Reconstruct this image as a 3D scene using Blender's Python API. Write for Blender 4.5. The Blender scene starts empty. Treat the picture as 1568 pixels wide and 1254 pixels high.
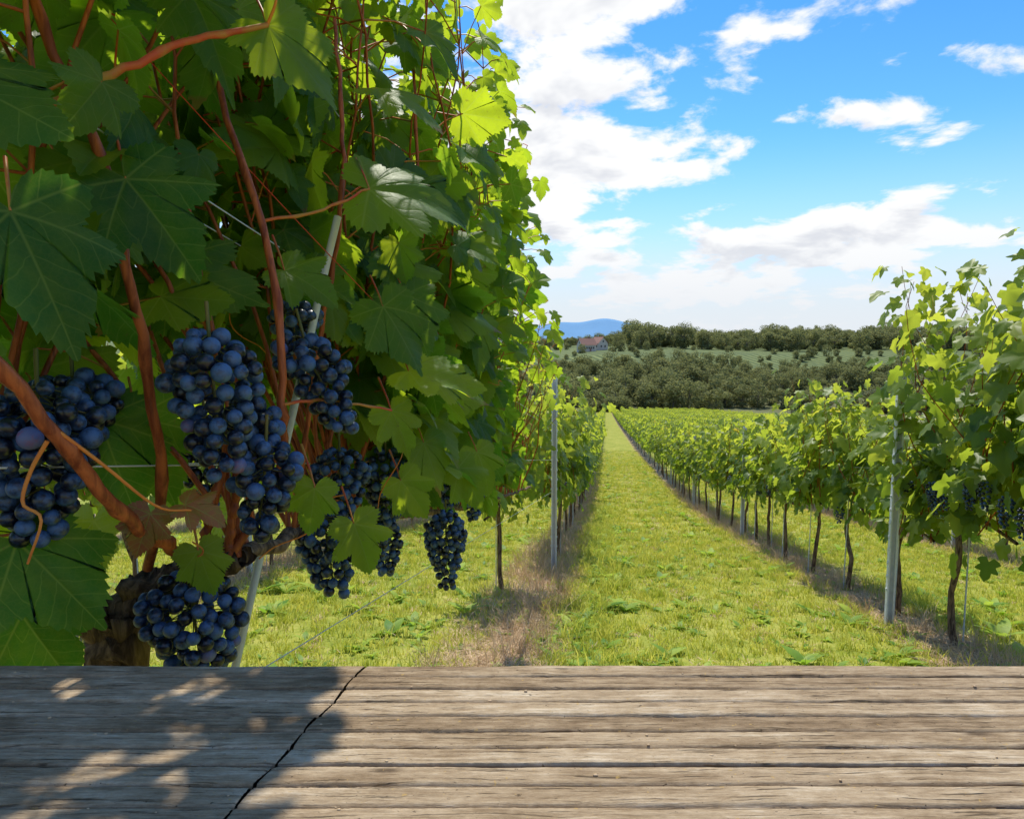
import bpy, math, random
import numpy as np
from mathutils import Vector, Matrix

scene = bpy.context.scene
scene.view_settings.view_transform = 'Standard'
scene.view_settings.look = 'None'
scene.view_settings.exposure = 0
H = 1.22
ROW0 = -0.55
PITCH = 2.87
CAM = np.array([0, 0, H])

# ------------------------------------------------------------ terrain profile
_ys = np.arange(-200, 9001, 1.0)
_cy = [-200, 0, 18, 42, 109, 200, 240, 262, 300, 400, 600, 1000, 9000]
_cz = [35, 0, -3.15, -5.81, -12.4, -20.8, -24, -24.2, -20.5, -8.3, -3.0, -3.0, -3.0]
_zs = np.interp(_ys, _cy, _cz)
_k = np.exp(-0.5 * (np.arange(-12, 13) / 3.5) ** 2); _k /= _k.sum()
_zp = np.pad(_zs, 12, mode='edge')
_zs = np.convolve(_zp, _k, mode='valid')
_zs -= np.interp(0, _ys, _zs)

def gh(x, y):
    z = np.interp(y, _ys, _zs)
    far = np.clip((np.asarray(y) - 230) / 200, 0, 1)
    return z + far * (2.2 * np.sin(np.asarray(x) / 70.0) + 1.4 * np.sin(np.asarray(x) / 31.0 + 1.0))

def slope(y):
    return float((np.interp(y + .5, _ys, _zs) - np.interp(y - .5, _ys, _zs)))

# ------------------------------------------------------------ node helpers
class NT:
    def __init__(s, tree):
        s.t = tree
        s.t.nodes.clear()
    def n(s, typ, **kw):
        nd = s.t.nodes.new(typ)
        for k, v in kw.items():
            setattr(nd, k, v)
        return nd
    def l(s, a, b):
        s.t.links.new(a, b)
    def setin(s, sock, v):
        if isinstance(v, bpy.types.NodeSocket):
            s.l(v, sock)
        else:
            sock.default_value = v
    def math(s, op, a, b=None, c=None, clamp=False):
        nd = s.n('ShaderNodeMath', operation=op)
        nd.use_clamp = clamp
        s.setin(nd.inputs[0], a)
        if b is not None: s.setin(nd.inputs[1], b)
        if c is not None: s.setin(nd.inputs[2], c)
        return nd.outputs[0]
    def vmath(s, op, a, b=None):
        nd = s.n('ShaderNodeVectorMath', operation=op)
        s.setin(nd.inputs[0], a)
        if b is not None: s.setin(nd.inputs[1], b)
        return nd.outputs['Value'] if op in ('LENGTH', 'DOT_PRODUCT', 'DISTANCE') else nd.outputs['Vector']
    def mix(s, f, a, b, blend='MIX'):
        nd = s.n('ShaderNodeMix', data_type='RGBA', blend_type=blend)
        s.setin(nd.inputs[0], f)
        for sk, v in ((nd.inputs[6], a), (nd.inputs[7], b)):
            if isinstance(v, tuple) and len(v) == 3: v = v + (1,)
            s.setin(sk, v)
        return nd.outputs[2]
    def noise(s, vec, scale, detail=4, rough=.55, dist=0):
        nd = s.n('ShaderNodeTexNoise')
        if vec is not None: s.l(vec, nd.inputs['Vector'])
        nd.inputs['Scale'].default_value = scale
        nd.inputs['Detail'].default_value = detail
        nd.inputs['Roughness'].default_value = rough
        nd.inputs['Distortion'].default_value = dist
        return nd.outputs['Fac']
    def step(s, v, lo, hi, a=0., b=1.):
        nd = s.n('ShaderNodeMapRange', interpolation_type='SMOOTHSTEP')
        s.setin(nd.inputs[0], v)
        nd.inputs[1].default_value = lo; nd.inputs[2].default_value = hi
        nd.inputs[3].default_value = a; nd.inputs[4].default_value = b
        return nd.outputs[0]
    def ramp(s, f, stops):
        nd = s.n('ShaderNodeValToRGB')
        cr = nd.color_ramp
        while len(cr.elements) < len(stops): cr.elements.new(0.5)
        for e, (p, c) in zip(cr.elements, stops):
            e.position = p; e.color = tuple(c) + (1,)
        s.setin(nd.inputs[0], f)
        return nd.outputs[0]
    def sep(s, v):
        nd = s.n('ShaderNodeSeparateXYZ'); s.l(v, nd.inputs[0]); return nd.outputs
    def scalev(s, v, sc):
        nd = s.n('ShaderNodeVectorMath', operation='MULTIPLY')
        s.l(v, nd.inputs[0]); nd.inputs[1].default_value = sc
        return nd.outputs[0]

def newmat(name):
    m = bpy.data.materials.new(name)
    m.use_nodes = True
    t = NT(m.node_tree)
    out = t.n('ShaderNodeOutputMaterial')
    return m, t, out

def principled(t, base, rough=.6, spec=.3, bump=None, bstr=.3, bdist=.01):
    p = t.n('ShaderNodeBsdfPrincipled')
    if isinstance(base, tuple) and len(base) == 3: base = base + (1,)
    t.setin(p.inputs['Base Color'], base)
    t.setin(p.inputs['Roughness'], rough)
    t.setin(p.inputs['Specular IOR Level'], spec)
    if bump is not None:
        b = t.n('ShaderNodeBump')
        b.inputs['Strength'].default_value = bstr
        b.inputs['Distance'].default_value = bdist
        t.l(bump, b.inputs['Height'])
        t.l(b.outputs[0], p.inputs['Normal'])
    return p

# ------------------------------------------------------------ materials
def mat_leaf(name, dark, light, trans_a, trans_b, tf=.42, veins=True, rough=.42, spec=.35, autumn=0.0):
    m, t, out = newmat(name)
    at = t.n('ShaderNodeAttribute', attribute_name='leafuv')
    xyz = t.sep(at.outputs['Vector'])
    x, y, r = xyz[0], xyz[1], xyz[2]
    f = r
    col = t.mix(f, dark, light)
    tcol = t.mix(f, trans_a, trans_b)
    if autumn > 0:
        am = t.step(r, 1 - autumn, 1 - autumn * .5)
        col = t.mix(am, col, (.30, .25, .04))
        tcol = t.mix(am, tcol, (.65, .55, .05))
    height = None
    if veins:
        ax = t.math('ABSOLUTE', x)
        ds, as_ = [], []
        for vx, vy in ((0, 1), (.786, .618), (.985, -.17)):
            al = t.math('ADD', t.math('MULTIPLY', ax, vx), t.math('MULTIPLY', y, vy))
            pd = t.math('ABSOLUTE', t.math('SUBTRACT', t.math('MULTIPLY', ax, vy), t.math('MULTIPLY', y, vx)))
            pd = t.math('ADD', pd, t.math('MULTIPLY', t.math('LESS_THAN', al, 0.0), 5.0))
            ds.append(pd); as_.append(al)
        dmin = t.math('MINIMUM', ds[0], t.math('MINIMUM', ds[1], ds[2]))
        is1 = t.math('LESS_THAN', ds[1], t.math('MINIMUM', ds[0], ds[2]))
        is2 = t.math('LESS_THAN', ds[2], t.math('MINIMUM', ds[0], ds[1]))
        a = t.math('ADD', as_[0], t.math('ADD',
              t.math('MULTIPLY', is1, t.math('SUBTRACT', as_[1], as_[0])),
              t.math('MULTIPLY', is2, t.math('SUBTRACT', as_[2], as_[0]))))
        wide = t.math('SUBTRACT', .017, t.math('MULTIPLY', a, .011))
        main = t.math('SUBTRACT', 1.0, t.math('DIVIDE', dmin, wide), clamp=True)
        main = t.math('POWER', main, .7)
        cmb = t.n('ShaderNodeCombineXYZ'); t.l(x, cmb.inputs[0]); t.l(y, cmb.inputs[1]); t.l(t.math('MULTIPLY', r, 7.0), cmb.inputs[2])
        wob = t.noise(cmb.outputs[0], 4, 2)
        s = t.math('FRACT', t.math('ADD', t.math('MULTIPLY', t.math('SUBTRACT', a, t.math('MULTIPLY', dmin, .85)), 6.5), t.math('MULTIPLY', wob, .9)))
        sd = t.math('ABSOLUTE', t.math('SUBTRACT', s, .5))
        sec = t.step(sd, .06, .01)
        puff = t.step(sd, 0.0, .35)
        vor = t.n('ShaderNodeTexVoronoi', feature='DISTANCE_TO_EDGE')
        t.l(cmb.outputs[0], vor.inputs['Vector']); vor.inputs['Scale'].default_value = 22
        fine = t.step(vor.outputs['Distance'], .08, .0)
        vm = t.math('MAXIMUM', main, t.math('MAXIMUM', t.math('MULTIPLY', sec, .6), t.math('MULTIPLY', fine, .18)))
        blot = t.noise(cmb.outputs[0], 3.2, 4, .6)
        col = t.mix(t.step(blot, .35, .7, 0, .4), col, (.10, .18, .02))
        tcol = t.mix(t.step(blot, .35, .7, 0, .4), tcol, (.45, .56, .03))
        col = t.mix(t.math('MULTIPLY', vm, .6), col, (.18, .28, .06))
        tcol = t.mix(t.math('MULTIPLY', vm, .5), tcol, (.60, .70, .10))
        height = t.math('SUBTRACT', t.math('MULTIPLY', puff, .3), t.math('MULTIPLY', vm, .8))
        spots = t.noise(cmb.outputs[0], 14, 2)
        col = t.mix(t.step(spots, .66, .76, 0, .6), col, (.14, .12, .04))
        tcol = t.mix(t.step(spots, .66, .76, 0, .5), tcol, (.30, .22, .04))
        # browning margins on some leaves
        rr_ = t.math('ADD', t.math('MULTIPLY', ax, ax), t.math('MULTIPLY', y, y))
        edge = t.step(t.math('ADD', rr_, t.math('MULTIPLY', t.math('SUBTRACT', blot, .5), 1.2)), .75, .95)
        edge = t.math('MULTIPLY', edge, t.step(t.math('FRACT', t.math('MULTIPLY', r, 13.7)), .72, .8))
        col = t.mix(t.math('MULTIPLY', edge, .7), col, (.22, .12, .04))
        tcol = t.mix(t.math('MULTIPLY', edge, .7), tcol, (.50, .25, .05))
    p = principled(t, col, rough, spec, height, .28, .0025)
    tr = t.n('ShaderNodeBsdfTranslucent'); t.l(tcol, tr.inputs[0])
    mx = t.n('ShaderNodeMixShader'); mx.inputs[0].default_value = tf
    t.l(p.outputs[0], mx.inputs[1]); t.l(tr.outputs[0], mx.inputs[2]); t.l(mx.outputs[0], out.inputs[0])
    return m

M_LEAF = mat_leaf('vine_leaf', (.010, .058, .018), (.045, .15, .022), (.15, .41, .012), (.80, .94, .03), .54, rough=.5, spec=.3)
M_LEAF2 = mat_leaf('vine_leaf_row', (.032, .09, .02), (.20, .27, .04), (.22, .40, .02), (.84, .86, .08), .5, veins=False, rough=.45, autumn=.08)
M_DRY = mat_leaf('dry_leaf', (.22, .07, .03), (.36, .14, .05), (.5, .14, .03), (.6, .2, .05), .35)
M_GRASS = mat_leaf('grass_blade', (.22, .29, .03), (.76, .68, .14), (.48, .56, .04), (.90, .82, .16), .42, veins=False, rough=.6, spec=.15)
M_STRAW = mat_leaf('straw', (.48, .33, .19), (.86, .65, .43), (.5, .33, .15), (.6, .45, .25), .2, veins=False, rough=.7, spec=.1)
M_WEED = mat_leaf('weed_leaf', (.09, .22, .03), (.40, .50, .07), (.34, .58, .04), (.64, .80, .10), .42, veins=False, rough=.5, spec=.2)
M_TREE = mat_leaf('tree_foliage', (.10, .115, .055), (.30, .30, .13), (.20, .23, .08), (.40, .40, .14), .34, veins=False, rough=.9, spec=.0)  # pale, muted base colours stand in for haze over the woods

def mat_bark(name, c1, c2, sc=(60, 60, 8), bs=.6, rough=.7, bd=.003, spec=.25):
    m, t, out = newmat(name)
    geo = t.n('ShaderNodeNewGeometry')
    v = t.scalev(geo.outputs['Position'], sc)
    n1 = t.noise(v, 1.0, 5, .6, .4)
    col = t.mix(t.step(n1, .35, .65), c1, c2)
    p = principled(t, col, rough, spec, n1, bs, bd)
    t.l(p.outputs[0], out.inputs[0])
    return m
M_CANE = mat_bark('cane_bark', (.20, .042, .014), (.50, .13, .035), (90, 90, 14), .4, .42)
M_PETIOLE = mat_bark('petiole', (.55, .09, .035), (.48, .26, .05), (30, 30, 20), .1, .5)
M_TENDRIL = mat_bark('tendril', (.70, .18, .03), (.75, .28, .05), (30, 30, 20), .1, .5)
M_TRUNK = mat_bark('vine_trunk_bark', (.06, .035, .022), (.28, .18, .11), (70, 70, 10), 1.0, .85, .008)
M_TTRUNK = mat_bark('tree_bark', (.12, .11, .09), (.2, .18, .15), (3, 3, 1), .5, .9)
M_STEM = mat_bark('bunch_stem', (.10, .12, .03), (.2, .16, .05), (60, 60, 20), .2, .6)
M_STRING = mat_bark('red_twine', (.55, .05, .03), (.65, .08, .04), (60, 60, 60), .2, .7)

def mat_grape():
    m, t, out = newmat('grape_skin')
    at = t.n('ShaderNodeAttribute', attribute_name='leafuv')
    r = t.sep(at.outputs['Vector'])[2]
    geo = t.n('ShaderNodeNewGeometry')
    n1 = t.noise(geo.outputs['Position'], 95, 4, .6)
    n2 = t.noise(geo.outputs['Position'], 420, 3, .6)
    bl = t.math('ADD', t.math('MULTIPLY', n1, .8), t.math('MULTIPLY', n2, .35))
    bl = t.math('ADD', bl, t.math('MULTIPLY', t.math('SUBTRACT', r, .5), .34))
    bloom = t.step(bl, .43, .80)
    skin = t.ramp(r, [(0, (.003, .004, .011)), (.8, (.006, .006, .018)), (.975, (.03, .010, .03)), (1, (.28, .06, .10))])
    col = t.mix(t.math('MULTIPLY', bloom, .78), skin, (.06, .15, .33))
    p = principled(t, col, t.math('ADD', .28, t.math('MULTIPLY', bloom, .3)), .65, n2, .1, .001)
    t.l(p.outputs[0], out.inputs[0])
    return m
M_GRAPE = mat_grape()

def flat(name, c, rough=.7, sc=8.0, var=.25, spec=.2):
    m, t, out = newmat(name)
    geo = t.n('ShaderNodeNewGeometry')
    n1 = t.noise(geo.outputs['Position'], sc, 5, .6)
    col = t.mix(n1, tuple(v * (1 - var) for v in c), tuple(min(1, v * (1 + var)) for v in c))
    p = principled(t, col, rough, spec, n1, .2, .005)
    t.l(p.outputs[0], out.inputs[0])
    return m
M_STEEL = flat('galvanised_steel', (.70, .71, .76), .55, 25, .25, .5)
M_STAKE = flat('stake_paint', (.6, .6, .55), .6, 60)
M_WALL = flat('plaster', (.60, .55, .50), .8, 1.0, .1)
M_ROOF = flat('roof_tiles', (.32, .17, .13), .8, 2.0, .3)
M_GLASS = flat('window_glass', (.05, .06, .07), .2, 2.0, .2, .5)

def mat_ground():
    m, t, out = newmat('vineyard_ground')
    geo = t.n('ShaderNodeNewGeometry')
    P = geo.outputs['Position']
    xyz = t.sep(P)
    nb = t.noise(P, 1.3, 5, .6)
    nm = t.noise(P, 7, 5, .65)
    nf = t.noise(P, 45, 4, .7)
    f = t.math('ADD', t.math('MULTIPLY', nm, .5), t.math('ADD', t.math('MULTIPLY', nb, .4), t.math('MULTIPLY', nf, .35)))
    grass = t.ramp(f, [(.45, (.12, .165, .02)), (.60, (.26, .29, .045)), (.72, (.40, .38, .09)), (.84, (.50, .38, .19))])
    soil = t.ramp(nf, [(.3, (.22, .13, .08)), (.5, (.44, .29, .18)), (.68, (.66, .49, .33))])
    u = t.math('DIVIDE', t.math('SUBTRACT', xyz[0], ROW0), PITCH)
    fr = t.math('SUBTRACT', t.math('FRACT', t.math('ADD', u, .5)), .5)
    dist = t.math('MULTIPLY', t.math('ABSOLUTE', fr), PITCH)
    dn = t.math('ADD', dist, t.math('MULTIPLY', t.math('SUBTRACT', nm, .5), .55))
    strip = t.step(dn, .42, .16)
    col = t.mix(t.math('MULTIPLY', strip, .9), grass, soil)
    wn = t.noise(P, .05, 5, .6)
    wood = t.mix(wn, (.10, .11, .05), (.18, .18, .08))
    sx = t.math('SINE', t.math('MULTIPLY', t.math('ADD', xyz[0], t.math('MULTIPLY', xyz[1], .35)), 1.4))
    hill = t.mix(t.step(sx, -.6, .6), (.07, .10, .035), (.19, .22, .08))
    hill = t.mix(t.step(wn, .45, .6), hill, (.11, .14, .055))
    far = t.step(xyz[1], 232, 245)
    col = t.mix(far, col, wood)
    col = t.mix(t.step(xyz[1], 325, 340), col, hill)
    col = t.mix(t.step(xyz[1], 700, 1500), col, (.15, .21, .21))  # far ground fades to blue-grey, aerial haze put into the colour
    p = principled(t, col, .9, .1, f, .6, .04)
    t.l(p.outputs[0], out.inputs[0])
    return m
M_GROUND = mat_ground()

RIB = .0200
def mat_wood(name='weathered_wood', k=1.0):
    m, t, out = newmat(name)
    tc = t.n('ShaderNodeTexCoord')
    P = tc.outputs['Object']
    xyz = t.sep(P)
    rib = t.math('FLOOR', t.math('DIVIDE', t.math('SUBTRACT', .566, xyz[1]), RIB))
    offs = t.math('MULTIPLY', rib, 3.71)
    c0 = t.n('ShaderNodeCombineXYZ'); t.l(t.math('ADD', xyz[0], offs), c0.inputs[0]); t.l(xyz[1], c0.inputs[1]); t.l(xyz[2], c0.inputs[2])
    R_ = c0.outputs[0]      # every rib gets its own piece of grain
    warp = t.noise(t.scalev(R_, (5, 18, 3)), 1.0, 3)
    add = t.n('ShaderNodeVectorMath', operation='ADD'); t.l(R_, add.inputs[0])
    cmb = t.n('ShaderNodeCombineXYZ'); t.l(t.math('MULTIPLY', warp, .016), cmb.inputs[1]); t.l(cmb.outputs[0], add.inputs[1])
    Q = add.outputs[0]
    g1 = t.noise(t.scalev(Q, (12, 260, 60)), 1.0, 6, .72, .3)
    g2 = t.noise(t.scalev(Q, (70, 1400, 200)), 1.0, 4, .8)
    big = t.noise(t.scalev(R_, (5.5, 32, 5)), 1.0, 5, .65)
    blot = t.noise(t.scalev(R_, (40, 90, 20)), 1.0, 6, .75)
    f = t.math('ADD', t.math('MULTIPLY', g1, .45), t.math('ADD', t.math('MULTIPLY', g2, .25), t.math('ADD', t.math('MULTIPLY', big, .4), t.math('MULTIPLY', blot, .4))))
    wn = t.n('ShaderNodeTexWhiteNoise', noise_dimensions='1D'); t.l(rib, wn.inputs['W'])
    f = t.math('ADD', f, t.math('MULTIPLY', t.math('SUBTRACT', wn.outputs['Value'], .5), .09))
    col = t.ramp(f, [(.56, (.125 * k, .078 * k, .042 * k)), (.70, (.28 * k, .195 * k, .115 * k)), (.81, (.43 * k, .32 * k, .205 * k)), (.94, (.63 * k, .52 * k, .38 * k))])
    crack = t.step(t.noise(t.scalev(Q, (14, 420, 60)), 1.0, 3, .65, .2), .60, .67)
    col = t.mix(t.math('MULTIPLY', crack, .7), col, (.055, .035, .02))
    pits = t.step(t.noise(t.scalev(P, (160, 330, 60)), 1.0, 3, .7), .66, .72)
    col = t.mix(t.math('MULTIPLY', pits, .75), col, (.05, .032, .018))
    vor = t.n('ShaderNodeTexVoronoi'); t.l(t.scalev(R_, (12, 44, 9)), vor.inputs['Vector']); vor.inputs['Scale'].default_value = 1.0
    kn = t.step(vor.outputs['Distance'], .19, .03)
    sel = t.step(t.sep(vor.outputs['Color'])[0], .45, .5)
    kn = t.math('MULTIPLY', kn, sel)
    col = t.mix(t.math('MULTIPLY', kn, .8), col, (.06, .035, .02))
    lich = t.step(t.noise(P, 170, 3, .6), .66, .71)
    col = t.mix(t.math('MULTIPLY', lich, .6), col, (.50, .32, .10))
    gz = t.step(xyz[2], -.0026, -.0013, 1, 0)
    col = t.mix(t.math('MULTIPLY', gz, .55), col, (.10, .065, .032))
    h = t.math('SUBTRACT', t.math('SUBTRACT', f, t.math('MULTIPLY', crack, .4)), t.math('MULTIPLY', pits, .3))
    p = principled(t, col, .8, .12, h, 1.0, .0018)
    t.l(p.outputs[0], out.inputs[0])
    return m
M_WOOD = mat_wood()
M_WOODD = flat('table_frame_wood', (.12, .085, .055), .8, 30, .4)
M_HILL = flat('distant_hill_haze_tint', (.17, .32, .50), .95, .004, .12, 0)  # blue of the air at distance painted into the hill colour

# ------------------------------------------------------------ mesh builder
class MB:
    def __init__(s): s.p = []
    def add(s, V, Fs, mat=0, attr=None, smooth=True):
        V = np.asarray(V, dtype=np.float32).reshape(-1, 3)
        if attr is None: attr = np.zeros_like(V)
        s.p.append((V, Fs, mat, np.asarray(attr, dtype=np.float32), smooth))
    def mesh(s, name, mats):
        me = bpy.data.meshes.new(name)
        Vs, At, loops, cnt, mi, sm = [], [], [], [], [], []
        off = 0
        for V, Fs, m, a, smo in s.p:
            Vs.append(V); At.append(a)
            for F in Fs:
                F = np.asarray(F, dtype=np.int64)
                if len(F) == 0: continue
                loops.append((F + off).ravel())
                cnt.append(np.full(len(F), F.shape[1])); mi.append(np.full(len(F), m)); sm.append(np.full(len(F), smo))
            off += len(V)
        V = np.concatenate(Vs); A = np.concatenate(At); L = np.concatenate(loops)
        C = np.concatenate(cnt); MI = np.concatenate(mi); SM = np.concatenate(sm)
        me.vertices.add(len(V)); me.vertices.foreach_set('co', V.ravel())
        me.loops.add(len(L)); me.loops.foreach_set('vertex_index', L.astype(np.int32))
        me.polygons.add(len(C))
        st = np.concatenate([[0], np.cumsum(C)[:-1]]).astype(np.int32)
        me.polygons.foreach_set('loop_start', st)
        me.polygons.foreach_set('material_index', MI.astype(np.int32))
        me.polygons.foreach_set('use_smooth', SM.astype(bool))
        at = me.attributes.new('leafuv', 'FLOAT_VECTOR', 'POINT')
        at.data.foreach_set('vector', A.ravel())
        for m in mats: me.materials.append(m)
        me.update(calc_edges=True)
        me.validate()
        return me
def obj(name, data, parent=None, loc=(0, 0, 0), rot=(0, 0, 0), sc=(1, 1, 1)):
    o = bpy.data.objects.new(name, data)
    scene.collection.objects.link(o)
    o.location = loc; o.rotation_euler = rot; o.scale = sc
    if parent: o.parent = parent
    return o
def empty(name, loc=(0, 0, 0)):
    e = obj(name, None, loc=loc); e.empty_display_size = .2
    return e

def tube(mb, pts, rad, sides=6, mat=0, rnd=.5, bumpy=0, rng=None):
    pts = np.asarray(pts, float); n = len(pts)
    rad = np.broadcast_to(np.asarray(rad, float), (n,)).copy()
    tan = np.gradient(pts, axis=0)
    tan /= np.linalg.norm(tan, axis=1)[:, None] + 1e-9
    ref = np.array([0.31, 0.9, 0.2]) if abs(tan[0][1]) < .8 else np.array([1., 0, .1])
    V = []
    a = np.linspace(0, 2 * math.pi, sides, endpoint=False)
    for i in range(n):
        u = np.cross(tan[i], ref); u /= np.linalg.norm(u) + 1e-9
        w = np.cross(tan[i], u)
        r = np.full(sides, rad[i])
        if bumpy: r = r * (1 + bumpy * (rng.random(sides) - .5))
        V.append(pts[i] + (np.cos(a) * r)[:, None] * u + (np.sin(a) * r)[:, None] * w)
    V = np.concatenate(V)
    i = np.arange(n - 1)[:, None] * sides; j = np.arange(sides)[None, :]; k = (j + 1) % sides
    F = np.stack([i + j, i + k, i + sides + k, i + sides + j], -1).reshape(-1, 4)
    at = np.zeros_like(V); at[:, 2] = rnd
    caps = []
    if sides == 4: caps = [np.array([[0, 1, 2, 3]]), np.array([[len(V) - 1, len(V) - 2, len(V) - 3, len(V) - 4]])]
    mb.add(V, [F] + caps, mat, at)

def smooth_path(pts, n=24, jitter=0, rng=None):
    P = np.asarray(pts, float)
    P = np.vstack([2 * P[0] - P[1], P, 2 * P[-1] - P[-2]])
    out = []
    segs = len(P) - 3
    for s in np.linspace(0, segs - 1e-6, n):
        i = int(s); t = s - i
        p0, p1, p2, p3 = P[i], P[i + 1], P[i + 2], P[i + 3]
        out.append(.5 * ((2 * p1) + (-p0 + p2) * t + (2 * p0 - 5 * p1 + 4 * p2 - p3) * t * t + (-p0 + 3 * p1 - 3 * p2 + p3) * t ** 3))
    out = np.array(out)
    if jitter: out[1:-1] += rng.normal(0, jitter, out[1:-1].shape)
    return out

def box(mb, c, s, mat=0, R=None):
    c = np.array(c, float); s = np.array(s, float) / 2
    V = np.array([[x, y, z] for x in (-1, 1) for y in (-1, 1) for z in (-1, 1)], float) * s
    if R is not None: V = V @ np.asarray(R).T
    F = np.array([[0, 1, 3, 2], [4, 6, 7, 5], [0, 4, 5, 1], [2, 3, 7, 6], [0, 2, 6, 4], [1, 5, 7, 3]])
    mb.add(V + c, [F], mat, None, False)

# ------------------------------------------------------------ leaf templates
HALF = [(0.0, -0.02), (0.07, -0.15), (0.17, -0.24), (0.30, -0.22), (0.42, -0.14), (0.50, -0.02), (0.45, 0.10), (0.36, 0.17),
        (0.47, 0.27), (0.58, 0.42), (0.50, 0.51), (0.39, 0.52), (0.25, 0.50), (0.29, 0.64), (0.22, 0.78), (0.11, 0.90), (0.0, 1.02)]
def leaf_template(lod, seed):
    rng = np.random.default_rng(seed)
    h = np.array(HALF)
    h = h * (1 + rng.normal(0, .035, h.shape))
    h[0, 0] = 0; h[-1, 0] = 0
    fill = rng.uniform(.95, 1.3); h[12] *= fill; h[7] *= fill ** .6; h[13, 0] *= fill ** .5
    def dens(h, per):
        out = []
        for i in range(len(h) - 1):
            for k in range(per):
                t = k / per
                p = h[i] * (1 - t) + h[i + 1] * t
                if per > 1:
                    r = np.linalg.norm(p) + 1e-6
                    tooth = (.034 if k % 2 == 1 else -.012) if i > 0 else 0
                    p = p * (1 + tooth * rng.uniform(.4, 1.6) / max(r, .3))
                out.append(p)
        out.append(h[-1])
        return np.array(out)
    if lod == 0: hr = dens(h, 4); rings = [.25, .5, .75, 1.0]
    elif lod == 1: hr = h[[0, 2, 4, 5, 7, 9, 10, 12, 14, 16]]; rings = [.55, 1.0]
    elif lod == 2:
        V = np.array([[0, 0, 0], [.5, -.1, .06], [.48, .5, .05], [0, 1, -.05], [-.5, .48, .05], [-.48, -.1, .06]], float)
        F = np.array([[0, 1, 2, 3], [0, 3, 4, 5]])
        return V, [F]
    hl = hr[::-1][1:-1].copy() * (1 + rng.normal(0, .012, (len(hr) - 2, 2))); hl[:, 0] *= -1
    o = np.vstack([hr, hl])
    n = len(o)
    V = [np.array([[0, 0]])]
    for r in rings: V.append(o * r)
    V = np.vstack(V)
    ang = np.arctan2(V[:, 0], V[:, 1]); rr = np.linalg.norm(V, axis=1)
    k1, k2 = rng.uniform(0, 6.28, 2)
    z = -.28 * rr ** 2 * rng.uniform(.2, 1.9) + .14 * np.abs(V[:, 0]) * rng.uniform(-.2, 2.2)
    z += .07 * rr ** 1.5 * np.sin(ang * 5 + k1) + .045 * rr ** 2 * np.sin(ang * 9 + k2)
    z += rng.uniform(-.3, .3) * V[:, 0] * V[:, 1] * 2
    V3 = np.column_stack([V, z])
    F3 = np.array([[0, 1 + j, 1 + (j + 1) % n] for j in range(n)])
    F4 = []
    for r in range(len(rings) - 1):
        a = 1 + r * n; b = a + n
        F4 += [[a + j, b + j, b + (j + 1) % n, a + (j + 1) % n] for j in range(n)]
    Fs = [F3]
    if F4: Fs.append(np.array(F4))
    return V3, Fs
TPL = {0: [leaf_template(0, s) for s in range(14)], 1: [leaf_template(1, s + 50) for s in range(5)], 2: [leaf_template(2, 0)]}

def frames(nrm, tip):
    nrm = nrm / (np.linalg.norm(nrm, axis=1)[:, None] + 1e-9)
    y = tip - nrm * np.sum(tip * nrm, 1)[:, None]
    y /= np.linalg.norm(y, axis=1)[:, None] + 1e-9
    x = np.cross(y, nrm)
    return np.stack([x, y, nrm], axis=2)

def place(mb, tpl, R, pos, size, rnd, mat=0, smooth=True):
    V, Fs = tpl
    N = len(pos)
    if N == 0: return
    W = np.einsum('nij,vj->nvi', R, V) * size[:, None, None] + pos[:, None, :]
    at = np.zeros((N, len(V), 3)); at[:, :, 0] = V[:, 0]; at[:, :, 1] = V[:, 1]; at[:, :, 2] = rnd[:, None]
    off = (np.arange(N) * len(V))[:, None, None]
    mb.add(W.reshape(-1, 3), [(F[None] + off).reshape(-1, F.shape[1]) for F in Fs], mat, at.reshape(-1, 3), smooth)

def place_leaves(mb, rng, base, nrm, tip, size, lod, mat=0, rnd=None):
    base = np.array(base); nrm = np.array(nrm); tip = np.array(tip); size = np.array(size)
    if len(base) == 0: return
    R = frames(nrm, tip)
    if rnd is None: rnd = rng.random(len(base))
    ch = rng.integers(0, len(TPL[lod]), len(base))
    for k in range(len(TPL[lod])):
        m = ch == k
        place(mb, TPL[lod][k], R[m], base[m], size[m], rnd[m], mat)

import bmesh
def ico(sub):
    bm = bmesh.new(); bmesh.ops.create_icosphere(bm, subdivisions=sub, radius=1)
    V = np.array([v.co[:] for v in bm.verts]); F = np.array([[v.index for v in f.verts] for f in bm.faces]); bm.free()
    return V, [F]
ICO = {1: ico(1), 2: ico(2), 3: ico(3)}

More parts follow.
